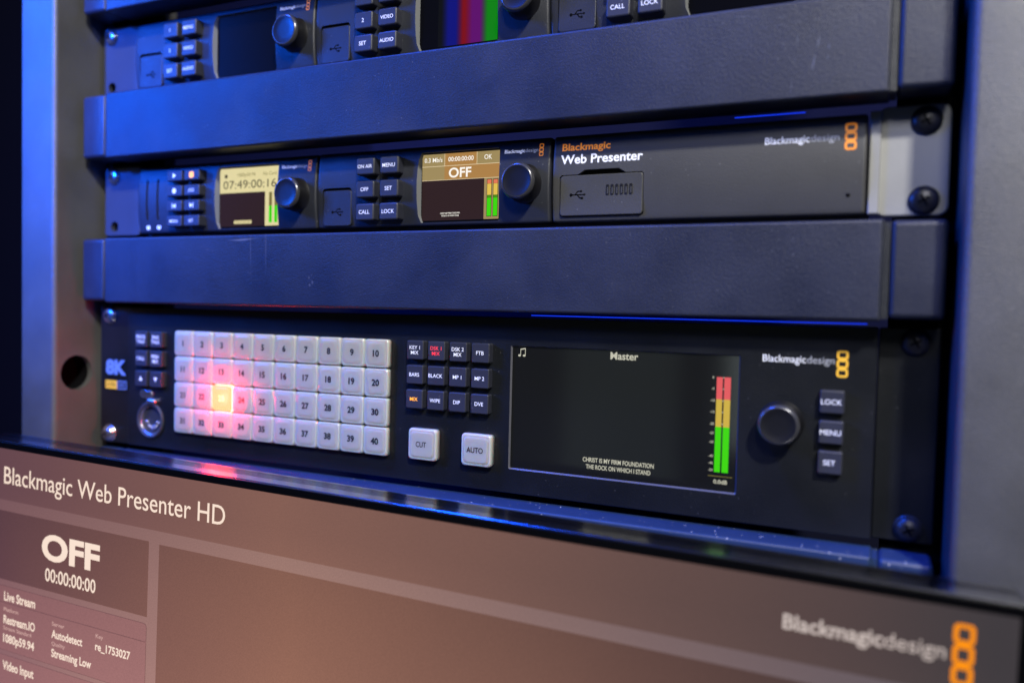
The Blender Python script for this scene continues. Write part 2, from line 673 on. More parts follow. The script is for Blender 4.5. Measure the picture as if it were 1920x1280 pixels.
def blank_panel(zc, label, mat='panel_paint', wear=()):
    t = thing('blank_panel', label, 'blank panel', (0, 0, zc), 'blank panels between the devices')
    mb = MB(mat)
    mb.slab(0, 0, 437.6, 39.8, 0.0, -18.0, 0.6, 1.2, 4)
    for m_, x0, z0, x1, z1, w_ in wear:
        mb.use(m_)
        streak(mb, x0, z0 - zc, x1, z1 - zc, w_, -18.03, max(2, int(math.hypot(x1 - x0, z1 - z0) / 7.0)))
    mb.done('cover_plate', t)
    for s in (-1, 1):
        mb = MB(mat)
        mb.slab(s * 231.2, 0.3, 19.6, 38.6, 0.0, -16.8, 2.0, 2.2, 5)
        mb.done('end_block', t)
        mb = MB(mat)
        mb.box(s * 218.9, s * 221.3, 0.0, -15.6, -19.0, 19.0)
        mb.done('groove_strip', t)
    return t


blank_panel(117.4, 'dark blank panel cut off by the top of the photo, above the converter modules')
blank_panel(28.1, 'scuffed dark blank panel above the presenter box, with faint pale scratches',
            wear=(('scuff_mark', 184.6, 37.0, 182.0, 9.5, 0.5), ('scuff_mark', 192.6, 35.5, 189.8, 16.5, 1.1), ('scuff_mark', 158.0, 44.8, 183.0, 41.6, 0.6),
                  ('scuff_mark', 174.0, 38.6, 196.0, 39.6, 0.5), ('scuff_mark', 108.0, 45.2, 122.0, 45.0, 0.4), ('finger_mark', 196.0, 30.0, 196.5, 22.0, 1.0),
                  ('scuff_mark', 62.0, 24.0, 74.0, 23.6, 0.35), ('finger_mark', -138.0, 21.0, -133.5, 22.0, 0.8)))
blank_panel(-60.8, 'dark blank panel directly above the white-button switcher',
            wear=(('finger_mark', -61.5, -64.5, -57.5, -63.5, 1.8), ('finger_mark', -61.0, -69.0, -57.0, -67.8, 3.0), ('scuff_mark', 102.0, -46.2, 118.0, -46.8, 0.35),
                  ('finger_mark', -135.0, -49.0, -128.0, -50.0, 1.0), ('scuff_mark', 150.0, -70.0, 158.0, -69.0, 0.4)))
blank_panel(-194.2, 'dusty blank panel under the switcher, mostly hidden behind the monitor', 'dusty_blue_lit')


# ------------------------------------------------------------------ rack shelves with ears
def shelf(xs, zc, label, right_mat):
    t = thing('rack_shelf', label, 'rack shelf', (xs, 0, zc), 'shelves holding the small modules')
    # left ear with two screw positions
    mb = MB('dark_metal')
    mb.slab(-225.5, 0, 31.5, 43.6, 3.0, 0.0, 2.5, 0.5, 2, holes=[circ(-232.55, -15.9, 3.4, 20)], depth=3.0)
    mb.done('ear', t)
    mb = MB(right_mat)
    mb.slab(228.4, 0.3, 27.0, 44.6, 3.0, 0.0, 4.0, 0.9, 3, n=6)
    mb.done('ear', t, label='light metal right ear of the shelf' if right_mat == 'bare_metal' else None)
    mb = MB(right_mat)
    mb.slab(214.4, 0.0, 4.4, 42.0, 3.0, -1.6, 0.4, 0.6, 2)
    mb.done('side_flange', t)
    screw(t, (0, 0, 0), -232.55, 15.9, 0.0, 'screw_bright', 4.6, 3.0)
    for z in (15.9, -15.9):
        screw(t, (0, 0, 0), 232.9, z, 0.0, 'screw_metal', 5.4, 2.8)
    mb = MB('tray_metal')
    mb.box(-209, 212, 6, 160, -21.8, -21.0)
    mb.done('tray', t)
    return t


shelf(-2.8, 73.0, 'upper shelf ear plates holding the converter modules above the scuffed blank panel', 'dark_metal')
shelf(0.0, -15.9, 'lower shelf with bright right ear plate beside the presenter unit', 'bare_metal')


# ------------------------------------------------------------------ marks shared by the devices
def yface(z, y0=-3.6, k=1.9, zt=20.6):
    return y0 + k * (z / zt) ** 2


def chain(mb, cx, ztop, w, h, t, y, yfun=None):
    for i in range(3):
        z = ztop - h * (i + 0.5)
        mb.frame(cx, z, w, h, t, y - 0.004 * i, r=w * 0.26, yfun=yfun)


def maker_logo(name, parent, off, x0, x1, zb, cap, cx, ztop, cw, ch, y, mats=('print_white_glow', 'print_dim_glow', 'print_orange_glow'), yfun=None, bold=0.0):
    mb = MB(*mats)
    split = x0 + (x1 - x0) * 0.625
    mb.use(mats[0]).text('Blackmagic', x0, zb, split - x0 - 0.15 * cap, cap, y, 'L', bold, yfun)
    mb.use(mats[1]).text('design', split, zb, x1 - split, cap, y, 'L', bold * 0.4, yfun)
    mb.use(mats[2])
    chain(mb, cx, ztop, cw, ch, cw * 0.2, y, yfun)
    return mb.done(name, parent, off, merge=False)


def usb_icon(mb, x, z, s, y):
    """Trident mark: s is its length."""
    h = s / 2
    def bar(x0, z0, x1, z1, w):
        dx, dz = x1 - x0, z1 - z0
        l = math.hypot(dx, dz)
        nx, nz = -dz / l * w / 2, dx / l * w / 2
        mb.poly([(x0 + nx, z0 + nz), (x1 + nx, z1 + nz), (x1 - nx, z1 - nz), (x0 - nx, z0 - nz)], y)
    w = s * 0.075
    bar(x - h, z, x + h * 0.75, z, w)
    bar(x - h * 0.45, z, x - h * 0.1, z + s * 0.22, w)
    bar(x - h * 0.1, z + s * 0.22, x + h * 0.35, z + s * 0.22, w)
    bar(x - h * 0.15, z, x + h * 0.2, z - s * 0.22, w)
    bar(x + h * 0.2, z - s * 0.22, x + h * 0.45, z - s * 0.22, w)
    mb.poly(circ(x - h, z, s * 0.11, 14), y - 0.01)
    mb.poly(circ(x + h * 0.35, z + s * 0.22, s * 0.08, 12), y - 0.01)
    mb.poly(rr(x + h * 0.5, z - s * 0.22, s * 0.15, s * 0.15, 0.02, 1), y - 0.01)
    mb.poly([(x + h * 0.75, z + s * 0.1), (x + h * 0.75, z - s * 0.1), (x + h, z)], y - 0.01)


def knob(parent, off, x, z, yb, yf, r):
    mb = MB('knob_plastic')
    L = abs(yf - yb)
    mb.lathe(x, z, [(r + 0.9, yb), (r + 0.7, yb - 0.8), (r + 0.1, yb - 1.0), (r, yf + 2.2), (r - 0.1, yf + 1.7)], 56, cap=False)
    mb.use('knob_rim')
    mb.lathe(x, z, [(r - 0.1, yf + 1.7), (r - 0.35, yf + 0.9), (r - 0.9, yf + 0.25), (r - 1.5, yf)], 56, cap=False)
    mb.use('knob_plastic')
    mb.lathe(x, z, [(r - 1.5, yf), (r - 1.9, yf + 0.15), (r * 0.4, yf + 0.3), (0.3, yf + 0.32)], 56)
    return mb.done('control_knob', parent, off)


def key(parent, off, cx, cz, w, h, yb, yf, lines, cap=1.75, ink='print_white_glow', name='push_button', icon=None, bold=0.004, r=1.0, bev=0.55, label=None):
    mb = MB('button_rubber')
    mb.slab(cx, cz, w, h, yb, yf, r, bev, 3)
    mb.use(ink)
    n = len(lines)
    for i, s in enumerate(lines):
        zb = cz - cap / 2 + (n - 1) * cap * 0.72 - i * cap * 1.44
        wid = None
        mb.text(s, cx - w * 0.02, zb, wid, cap, yf - 0.06, 'C', bold)
    if icon:
        icon(mb, cx, cz, yf - 0.06)
    return mb.done(name, parent, off, label=label)


LCD_X0, LCD_X1, LCD_Z0, LCD_Z1, LCD_Y = -3.4, 41.4, -17.8, 16.3, -1.0


def module_face(t, w=139.4, screen=True, mat='module_plastic', extra=()):
    mb = MB(mat)
    holes = list(extra)
    if screen:
        hole = []
        x0, x1, z0, z1 = -5.2, 42.4, -18.9, 17.2
        rad = 1.0
        hole += [(x1 - 1.0, z1), (x1, z1 - 0.9), (x1, z0 + 0.9), (x1 - 1.0, z0)]
        n = 10
        for k in range(n + 1):
            zz = z0 + (z1 - z0) * k / n
            u = (zz - (z0 + z1) / 2) / ((z1 - z0) / 2)
            ins = 1.2 if k in (0, n) else 0.0
            hole.append((x0 + 0.9 * u * u + ins, zz))
        holes.append(hole)
    rings = mb.slab(0, 0, w, 41.2, 4.0, -3.6, 1.4, 1.3, 4, holes=holes, depth=None) if holes else mb.slab(0, 0, w, 41.2, 4.0, -3.6, 1.4, 1.3, 4)
    if holes:
        for lp, rg in zip(holes, rings[1:]):
            if screen and lp is holes[-1]:
                mb.use('recess_grey')
                inner = [((x * 0.985 + (1.4 if x < 0 else -0.2)), z * 0.985) for x, z in lp]
                mb.loft(rg, mb.ring(inner, -0.6), True)
                mb.use(mat)
            else:
                mb.loft(rg, mb.ring(lp, -1.6), False)
    mb.curve_face(1.9, 20.6)
    mb.done('front_face', t, sharp=32)
    mb = MB('tray_metal')
    mb.box(-w / 2 + 0.5, w / 2 - 0.5, 3.8, 150, -20.3, 20.3)
    mb.done('chassis', t)


def port_cover(t, cx, cz, w, h):
    mb = MB('module_plastic')
    mb.slab(cx, cz - 0.5, w - 0.5, h - 1.5, 0.0, yface(cz) - 0.15, 1.7, 0.5, 3)
    mb.use('black_matt')
    usb_icon(mb, cx + 0.6, cz - 2.6, 7.2, yface(cz) - 0.2)
    mb.done('usb_flap', t)


def six_keys(t, names):
    xs, zs = (-34.3, -19.3), (11.0, -1.1, -13.1)
    i = 0
    for z in zs:
        for x in xs:
            s = names[i]
            key(t, (0, 0, 0), x, z, 11.6, 9.0, -1.0, -8.4, [s], cap=2.0 if len(s) < 5 else 1.85, r=1.2, bev=0.9)
            i += 1


def small_screen(t, draw):
    mb = MB('lcd_off')
    mb.rect(LCD_X0 - 1.6, LCD_Z0 - 1.2, LCD_X1 + 1.6, LCD_Z1 + 1.2, LCD_Y + 0.1)
    draw(mb)
    mb.done('display', t, merge=False)


def module_logo(t):
    maker_logo('maker_logo', t, (0, 0, 0), 44.9, 62.9, 13.9, 1.75, 64.6, 17.7, 2.3, 2.05, -3, yfun=yface, bold=0.012)


def draw_dark(mb):
    mb.use('lcd_off').rect(LCD_X0, LCD_Z0, LCD_X1, LCD_Z1, LCD_Y)


def draw_bars(mb):
    xs = (LCD_X0, 7.2, 11.0, 19.6, 24.8, 33.6, LCD_X1)
    for i, c in enumerate(('lcd_off', 'bar_black', 'bar_blue', 'bar_red', 'bar_purple', 'bar_green')):
        mb.use(c).rect(xs[i], LCD_Z0, xs[i + 1], LCD_Z1, LCD_Y)
    # the off-angle panel smears neighbouring bars into each other
    cols = ((4, 4, 6), (6, 8, 12), (8, 14, 120), (122, 8, 20), (92, 10, 106), (8, 128, 14))
    for i in range(2, 6):
        for k in range(6):
            f = (k + 0.5) / 6
            c = tuple(a + (b - a) * f for a, b in zip(cols[i - 1], cols[i]))
            m = lcd('bar_blend_%d' % (i * 10 + k), *c)
            a = xs[i] - 2.0 + 4.0 * k / 6
            mb.use(m.name).rect(a, LCD_Z0, a + 4.0 / 6, LCD_Z1, LCD_Y - 0.05)


def draw_stream(mb):
    Y = LCD_Y
    x0, x1 = LCD_X0, LCD_X1
    mb.use('lcd_brown').rect(x0, LCD_Z0, x1, LCD_Z1, Y)
    mb.use('lcd_tan').rect(x0, 2.9, x1, LCD_Z1, Y - 0.05)
    mb.use('lcd_tan').rect(33.0, LCD_Z0, x1, 2.9, Y - 0.05)
    mb.use('lcd_tan_warm').rect(9.9, 2.9, 28.6, LCD_Z1, Y - 0.08)
    mb.rect(28.6, 2.9, x1, 10.0, Y - 0.08)
    mb.use('lcd_sand')
    mb.rect(x0, 9.85, x1, 10.15, Y - 0.12)
    mb.rect(x0, 2.75, x1, 3.0, Y - 0.12)
    mb.rect(9.8, 10.0, 10.1, LCD_Z1, Y - 0.12)
    mb.rect(28.5, 10.0, 28.8, LCD_Z1, Y - 0.12)
    mb.use('lcd_white')
    mb.text('0.3 Mb/s', 3.3, 12.2, 10.6, 2.2, Y - 0.16, 'C', 0.008)
    mb.text('00:00:00:00', 19.4, 12.2, 14.6, 2.2, Y - 0.16, 'C', 0.012)
    mb.text('OK', 35.0, 12.2, 4.3, 2.3, Y - 0.16, 'C', 0.008)
    mb.text('OFF', 19.0, 4.0, 13.0, 4.7, Y - 0.16, 'C', 0.022)
    mb.text('CHRIST IS MY FIRM FOUNDATION', 13.6, -14.6, 11.5, 0.75, Y - 0.16, 'C', 0.012)
    mb.text('THE ROCK ON WHICH I STAND', 13.6, -15.9, 10.4, 0.75, Y - 0.16, 'C', 0.012)
    for a in (34.8, 38.3):
        b = a + 2.3
        mb.use('lcd_black').rect(a - 0.25, -16.6, b + 0.25, 2.2, Y - 0.10)
        mb.use('lcd_salmon').rect(a, -0.1, b, 1.9, Y - 0.16)
        mb.use('lcd_gold').rect(a, -5.8, b, -0.2, Y - 0.16)
        mb.use('lcd_green_dim').rect(a, -7.3, b, -5.9, Y - 0.16)
        mb.use('lcd_green').rect(a, -16.3, b, -7.3, Y - 0.16)


def draw_recorder(mb):
    Y = LCD_Y
    x0, x1 = LCD_X0, LCD_X1
    mb.use('lcd_brown').rect(x0, LCD_Z0, x1, LCD_Z1, Y)
    mb.use('lcd_ivory').rect(x0, 1.9, x1, LCD_Z1, Y - 0.05)
    mb.rect(31.2, LCD_Z0, x1, 1.9, Y - 0.05)
    mb.use('lcd_ink').rect(0.4, 10.8, 2.4, 12.8, Y - 0.1)
    mb.use('lcd_ivory_dark').text('1080p59.94', 17.0, 11.3, 13.5, 1.9, Y - 0.1, 'C', 0.0)
    mb.text('No Card', 29.8, 11.3, 9.6, 1.9, Y - 0.1, 'L', 0.0)
    mb.use('lcd_ink').text('07:49:00:16', -0.6, 4.4, 40.0, 4.6, Y - 0.1, 'L', -0.004)
    for a in (34.2, 38.2):
        b = a + 2.2
        mb.use('lcd_ivory_dark').rect(a, -16.0, b, 1.4, Y - 0.1)
        mb.use('lcd_green').rect(a, -16.0, b, -6.4, Y - 0.14)
    mb.use('lcd_ivory').poly(rr(14.5, -15.3, 13.5, 2.0, 0.6), Y - 0.1)
    mb.use('lcd_tan').text('CHRIST IS MY FIRM FOUNDATION', 14.5, -15.2, 12.6, 0.7, Y - 0.14, 'C', 0.0)
    mb.text('THE ROCK ON WHICH I STAND', 14.5, -16.1, 11.5, 0.7, Y - 0.14, 'C', 0.0)


def keyed_module(name, label, cat, xc, zc, names, draw, group=None):
    t = thing(name, label, cat, (xc, 0, zc), group)
    module_face(t, extra=[rr(-56.0, -9.3, 19.4, 21.0, 2.0, 4)])
    port_cover(t, -56.0, -9.3, 19.4, 21.0)
    six_keys(t, names)
    small_screen(t, draw)
    knob(t, (0, 0, 0), 56.3, -1.4, -2.6, -13.2, 8.9)
    module_logo(t)
    return t


ZR1, ZR2 = 72.6, -16.3
XC = (-138.1, 2.0, 142.1)
keyed_module('converter_module', 'small converter module with a blank dark display, upper left beside the rack ear', 'converter',
             XC[0] - 2.8, ZR1, ('1', 'MENU', '2', 'VIDEO', 'SET', 'AUDIO'), draw_dark, 'small converter modules')
keyed_module('converter_module', 'small converter module showing blue, red, purple and green bars on its display', 'converter',
             XC[1] - 2.8, ZR1, ('1', 'MENU', '2', 'VIDEO', 'SET', 'AUDIO'), draw_bars, 'small converter modules')
keyed_module('control_panel', 'upper control module with CALL and LOCK keys, cut off by the top of the photo', 'control panel',
             XC[2] - 2.8, ZR1, ('ON AIR', 'MENU', 'OFF', 'SET', 'CALL', 'LOCK'), draw_dark)
keyed_module('control_panel', 'control module whose tan display reads OFF, in the middle of the lower module row', 'control panel',
             XC[1], ZR2, ('ON AIR', 'MENU', 'OFF', 'SET', 'CALL', 'LOCK'), draw_stream)

# --- disk recorder with two card slots
rec = thing('video_recorder', 'recorder module with two card slots and an ivory display showing timecode', 'recorder', (XC[0], 0, ZR2))
slots = [rr(-61.3, 0.0, 1.7, 25.0, 0.5, 2), rr(-52.2, 0.0, 1.7, 25.0, 0.5, 2)]
module_face(rec, extra=slots)
for x in (-61.3, -52.2):
    mb = MB('black_matt')
    mb.rect(x - 1.4, -13.2, x + 1.4, 13.2, -1.7)
    mb.done('card_slot', rec)
for x, s in ((-61.3, '1'), (-52.2, '2')):
    mb = MB('print_white_glow')
    mb.poly(circ(x + 0.2, -16.9, 1.55, 18), yface(-16.9) - 0.12)
    mb.use('number_black').text(s, x + 0.2, -17.6, None, 1.5, yface(-16.9) - 0.17, 'C', 0.0)
    mb.done('slot_number', rec)


def ic_play(mb, x, z, y):
    mb.poly([(x - 1.2, z - 1.5), (x + 1.5, z), (x - 1.2, z + 1.5)], y)


def ic_stop(mb, x, z, y):
    mb.poly(rr(x, z, 3.6, 3.6, 0.9), y)


def ic_rec(mb, x, z, y):
    mb.poly(circ(x, z, 1.6, 20), y)


def ic_prev(mb, x, z, y):
    mb.poly([(x + 1.3, z - 1.4), (x + 1.3, z + 1.4), (x - 1.1, z)], y)
    mb.rect(x - 1.7, z - 1.4, x - 1.2, z + 1.4, y)


def ic_next(mb, x, z, y):
    mb.poly([(x - 1.3, z - 1.4), (x + 1.1, z), (x - 1.3, z + 1.4)], y)
    mb.rect(x + 1.2, z - 1.4, x + 1.7, z + 1.4, y)


def ic_up(mb, x, z, y):
    mb.poly([(x - 1.5, z - 1.2), (x + 1.5, z - 1.2), (x, z + 1.5)], y)


def ic_down(mb, x, z, y):
    mb.poly([(x - 1.5, z + 1.2), (x, z - 1.5), (x + 1.5, z + 1.2)], y)


rk = (((), ic_play, 'print_white_glow'), ((), ic_stop, 'print_amber'), ((), ic_rec, 'print_white_glow'), (('JOG',), None, 'print_white_glow'),
      ((), ic_prev, 'print_white_glow'), ((), ic_next, 'print_white_glow'), (('MENU',), None, 'print_white_glow'), (('SET',), None, 'print_white_glow'))
for i, (ls, ic, ink) in enumerate(rk):
    x = (-33.0, -19.0)[i % 2]
    z = (12.9, 3.8, -5.2, -14.3)[i // 2]
    key(rec, (0, 0, 0), x, z, 12.4, 6.5, -1.0, -8.2, ls, cap=1.7, ink=ink, icon=ic, r=0.9, bev=0.7,
        label='button lit orange' if ic is ic_stop else None)
small_screen(rec, draw_recorder)
knob(rec, (0, 0, 0), 56.3, -1.4, -2.6, -13.2, 8.9)
module_logo(rec)

# --- streaming presenter box (no screen)
web = thing('streaming_encoder', 'wide grey streaming box with orange and white title and a rubber port flap', 'streaming box', (XC[2], 0, ZR2))
flap = [(-65.3, -17.2), (-64.3, -18.2), (-25.0, -18.2), (-24.0, -17.2), (-24.0, 0.6), (-25.0, 1.6), (-32.5, 1.6), (-36.0, 3.7),
        (-52.6, 3.7), (-56.2, 1.6), (-64.3, 1.6), (-65.3, 0.6)]
module_face(web, 138.6, screen=False, mat='presenter_plastic', extra=[flap])
mb = MB('presenter_plastic')
mb.slab(-44.65, -8.3, 40.7, 19.2, 0.0, yface(-8) - 0.2, 1.6, 0.5, 3)
mb.use('black_matt')
usb_icon(mb, -55.6, -8.0, 7.4, yface(-8) - 0.26)
for i in range(6):
    xx = -41.2 + i * 2.25
    mb.use('knob_plastic').poly(rr(xx, -6.2, 1.5, 5.0, 0.6), yface(-6) - 0.3)
    mb.use('presenter_plastic').poly(rr(xx + 0.1, -6.5, 0.6, 3.0, 0.28), yface(-6) - 0.34)
mb.done('port_flap', web)
mb = MB('print_orange_glow')
mb.text('Blackmagic', -64.6, 13.2, 24.0, 3.3, 0, 'L', 0.022, yface)
mb.use('print_white_glow').text('Web Presenter', -65.0, 6.9, 40.2, 4.1, 0, 'L', 0.022, yface)
mb.done('title', web, merge=False)
maker_logo('maker_logo', web, (0, 0, 0), 28.9, 58.6, 10.1, 2.9, 63.0, 17.0, 4.6, 3.75, 0, yfun=yface, bold=0.012,
           mats=('print_white_glow', 'print_dim_glow', 'print_orange_glow'))
mb = MB('black_matt')
mb.poly(circ(62.7, -12.6, 0.9, 16), yface(-12.6) - 0.06)
mb.done('pin_hole', web)

# ------------------------------------------------------------------ the 2U switcher
ZS = -127.0
SO = (0, 0, ZS)
sw = thing('video_switcher', 'black two-unit video switcher with forty white buttons, one glowing red, and a wide display', 'video switcher', SO)
XL0, XL1, ZL0, ZL1 = 53.4, 164.0, -158.6, -97.0
xlr = circ(-193.9, -153.6, 9.6, 36)
mb = MB('switcher_paint')
rings = mb.slab(2.2, -127.0, 432.6, 87.4, 3.0, -4.2, 0.6, 0.5, 2,
                holes=[rr((XL0 + XL1) / 2, (ZL0 + ZL1) / 2, XL1 - XL0, ZL1 - ZL0, 0.8, 3), xlr])
mb.use('recess_light_edge').loft(rings[1], mb.ring(rr((XL0 + XL1) / 2, (ZL0 + ZL1) / 2, XL1 - XL0 - 1.2, ZL1 - ZL0 - 1.2, 0.5, 3), -2.9), False)
mb.use('black_matt').loft(rings[2], mb.ring(xlr, 8.0), False)
mb.done('front_panel', sw, SO)
for s in (-1, 1):
    mb = MB('switcher_paint')
    a = -214.2 if s < 0 else 218.7
    mb.slab((s * 241.3 + a) / 2, -127.0, abs(s * 241.3 - a), 87.4, 3.0, -0.4 if s > 0 else -2.8, 1.0, 0.5, 2)
    mb.done('ear', sw, SO)
    for z in (-89.0, -165.1):
        screw(sw, SO, s * 232.3, z, -0.4 if s > 0 else -2.8, 'screw_bright' if s < 0 else 'screw_metal', 5.2, 3.2 if z > -100 else 4.2)
mb = MB('tray_metal')
mb.box(-218, 218, 3.2, 200, -169, -85)
mb.done('chassis', sw, SO)

# forty source buttons
PX, PZ = 15.5, 15.62
for r_ in range(4):
    for c in range(10):
        num = r_ * 10 + c + 1
        cx, cz = -163.5 + c * PX, -104.35 - r_ * PZ
        lit = num == 23
        mb = MB('keycap_lit' if lit else 'keycap')
        # clear skirt with a rounded shoulder, then the raised cap
        w, h, rad = 15.1, 15.2, 1.5
        prev = mb.ring(rr(cx, cz, w, h, rad), -3.4)
        mb._f(prev)
        for dw, y in ((0.0, -6.0), (0.15, -6.7), (0.45, -7.15), (0.85, -7.28), (1.15, -7.12), (1.45, -7.15), (1.9, -7.38), (2.6, -7.52), (3.4, -7.58)):
            rd = rad + dw * 0.75
            cur = mb.ring(rr(cx, cz, w - 2 * dw * 0.85, h - 2 * dw * 0.85, rd), y)
            mb.loft(prev, cur)
            prev = cur
            if lit and dw > 0.1:
                mb.use('keycap_lit_top')
            if not lit and dw > 1.4:
                mb.use('keycap_top')
        mb.use('keycap_lit_top' if lit else 'keycap_top')
        mb._f(prev)
        mb.use('number_faint' if lit else 'number_black')
        mb.text(str(num), cx, cz - 1.6, None, 3.2, -7.66, 'C', 0.035)
        mb.done('source_button', sw, SO, label='button 23, glowing yellow and red' if lit else None)

# added red point lamp in front of button 23 tints its neighbours
gl = bpy.data.lights.new('button_spill_fill', 'POINT')
gl.color = (1.0, 0.012, 0.012)
gl.energy = 0.17
gl.shadow_soft_size = 0.004
glo = bpy.data.objects.new('button_spill_fill', gl)
COL.objects.link(glo)
glo.location = ((-163.5 + 2 * PX) * MM, -0.0122, (-104.35 - 2 * PZ) * MM)

# grid of function keys
fk = (('KEY 1', 'MIX'), ('DSK 1', 'MIX'), ('DSK 2', 'MIX'), ('FTB',), ('BARS',), ('BLACK',), ('MP 1',), ('MP 2',), ('MIX',), ('WIPE',), ('DIP',), ('DVE',))
for i, ls in enumerate(fk):
    x = 0.6 + (i % 4) * 12.65
    z = -101.45 - (i // 4) * 12.75
    ink = 'print_red' if i == 1 else 'print_amber' if i == 8 else 'print_white_glow'
    key(sw, SO, x, z, 10.0, 9.8, -3.8, -8.2, ls, cap=1.85, ink=ink, r=0.8, bev=0.5, name='function_key', bold=0.006,
        label='key lettered in red' if i == 1 else 'key lettered in amber' if i == 8 else None)
for x, s in ((5.8, 'CUT'), (37.1, 'AUTO')):
    mb = MB('keycap')
    cz, w, h, rad = -150.3, 17.0, 16.4, 1.8
    prev = mb.ring(rr(x, cz, w, h, rad), -3.4)
    mb._f(prev)
    for dw, y in ((0.0, -6.8), (0.2, -7.6), (0.6, -8.1), (1.1, -8.2), (1.45, -8.0), (1.8, -8.05), (2.2, -8.3), (2.9, -8.5)):
        cur = mb.ring(rr(x, cz, w - 2 * dw * 0.8, h - 2 * dw * 0.8, rad + dw * 0.15), y)
        mb.loft(prev, cur)
        prev = cur
        if dw > 1.4:
            mb.use('keycap_top')
    mb.use('keycap_top')
    mb._f(prev)
    mb.use('number_black').text(s, x - 0.4, cz - 1.3, 6.2 if s == 'CUT' else 9.2, 2.7, -8.57, 'C', 0.012)
    mb.done('transition_button', sw, SO)
# left talkback keys
tk = ((('PROG', 'TALK'), None), (('ENG', 'TALK'), None), (('CALL',), None), (('PREV', 'MIX'), None), ((), ic_up), ((), ic_down))
for i, (ls, ic) in enumerate(tk):
    x = (-198.6, -185.9)[i % 2]
    z = (-102.9, -114.9, -127.5)[i // 2]
    key(sw, SO, x, z, 10.2, 9.6, -3.6, -8.0, ls, cap=2.0, r=0.8, bev=0.5, icon=ic, name='talkback_key', bold=0.01)
# right hand keys
for s, z in (('LOCK', -114.7), ('MENU', -127.4), ('SET', -140.0)):
    key(sw, SO, 202.0, z, 9.6, 9.6, -3.8, -8.0, [s], cap=2.1, r=0.9, bev=0.6, name='menu_key', bold=0.0)
knob(sw, SO, 181.7, -125.4, -4.2, -14.2, 8.7)
maker_logo('maker_logo', sw, SO, 173.4, 202.2, -99.2, 3.0, 205.3, -93.4, 4.5, 3.7, -4.3, mats=('print_white_glow', 'print_dim_glow', 'print_yellow_glow'), bold=0.0)
# format badge
mb = MB('print_blue_glow')
mb.text('8K', -234.4, -126.3, 18.6, 8.4, -4.35, 'L', 0.05)
mb.use('print_yellow_glow').rect(-234.6, -136.0, -224.2, -130.6, -4.35)
mb.use('switcher_paint').text('ULTRA', -229.4, -134.3, 8.2, 2.2, -4.42, 'C', 0.0)
mb.use('print_blue_glow').frame(-219.7, -133.3, 8.4, 5.4, 0.6, -4.35, r=0.8)
mb.text('HD', -219.7, -134.5, 5.0, 2.4, -4.35, 'C', 0.012)
mb.done('format_badge', sw, SO, merge=False)
# headset socket
mb = MB('dark_metal')
sock_prof = [(11.2, -4.2), (11.2, -5.2), (10.6, -5.6), (9.8, -5.4), (9.5, -4.6)]
mb.lathe(-193.9, -153.6, sock_prof, 40, cap=False)
mb.use('screw_bright')
mb.lathe(-193.9, -153.6, [(9.5, -4.6), (8.9, -4.9), (8.5, -4.2), (8.4, 1.5)], 40, cap=False)
mb.use('button_rubber').poly(circ(-193.9, -153.6, 8.4, 40), -2.2)
socket = mb.done('headset_socket', sw, SO)
for k in range(5):
    a = math.radians(200 + k * 35)
    mb = MB('screw_bright')
    mb.lathe(-193.9 + 5.0 * math.cos(a), -153.6 + 5.0 * math.sin(a), [(1.4, -2.2), (1.4, -3.4), (0.8, -4.0)], 16)
    mb.done('contact_pin', socket, (0, 0, 0) if False else SO)
mb = MB('screw_bright')
mb.slab(-191.6, -141.6, 7.6, 3.4, -4.0, -7.0, 1.6, 1.2, 3)
mb.done('release_latch', sw, SO)
mb = MB('screw_bright')
mb.slab(-197.6, -137.6, 11.0, 5.0, -4.0, -4.8, 2.4, 0.3, 2)
mb.use('number_black').text('PUSH', -197.6, -138.6, 7.4, 2.2, -4.88, 'C', 0.01)
mb.done('push_badge', sw, SO)
# wide display
mb = MB('lcd_black')
Y = -3.0
mb.rect(XL0 - 0.5, ZL0 - 0.5, XL1 + 0.5, ZL1 + 0.5, Y)
mb.use('lcd_grey')
mb.text('Master', 111.2, -101.6, 13.4, 3.3, Y - 0.08, 'C', 0.02)
mb.text('CHRIST IS MY FIRM FOUNDATION', 109.4, -151.0, 34.6, 2.0, Y - 0.08, 'C', 0.02)
mb.text('THE ROCK ON WHICH I STAND', 109.5, -154.3, 31.4, 2.0, Y - 0.08, 'C', 0.02)
nx, nz = 59.0, -100.4
for dx in (-1.3, 1.2):
    mb.poly([(nx + dx + 0.75 * math.cos(a * math.pi / 7), nz - 1.5 + 0.55 * math.sin(a * math.pi / 7)) for a in range(14)], Y - 0.08)
    mb.rect(nx + dx + 0.45, nz - 1.4, nx + dx + 0.75, nz + 1.8, Y - 0.09)
mb.poly([(nx - 0.85, nz + 1.8), (nx + 1.95, nz + 2.3), (nx + 1.95, nz + 1.7), (nx - 0.85, nz + 1.2)], Y - 0.1)
for a, b in ((154.0, 156.6), (157.3, 160.1)):
    mb.use('lcd_red').rect(a, -117.1, b, -107.2, Y - 0.08)
    mb.use('lcd_yellow').rect(a, -129.4, b, -117.1, Y - 0.08)
    mb.use('lcd_green').rect(a, -149.6, b, -129.4, Y - 0.08)
mb.use('lcd_grey')
for s, py in zip(('0', '-5', '-10', '-15', '-20', '-25', '-30', '-40', '-45', '-50'), (709, 730, 752, 773, 795, 812, 829, 855, 868, 881)):
    z = -107.4 - (py - 709) * (149.3 - 107.4) / (883 - 709)
    mb.text(s, 152.4, z - 0.5, None, 1.05, Y - 0.08, 'C', 0.01)
    if py < 800:
        mb.rect(156.75, z - 0.25, 157.15, z + 0.25, Y - 0.1)
mb.text('0.0dB', 156.9, -154.7, 6.0, 1.7, Y - 0.08, 'C', 0.02)
mb.use('lcd_ivory_dark').rect(151.4, -151.6, 162.0, -151.3, Y - 0.08)
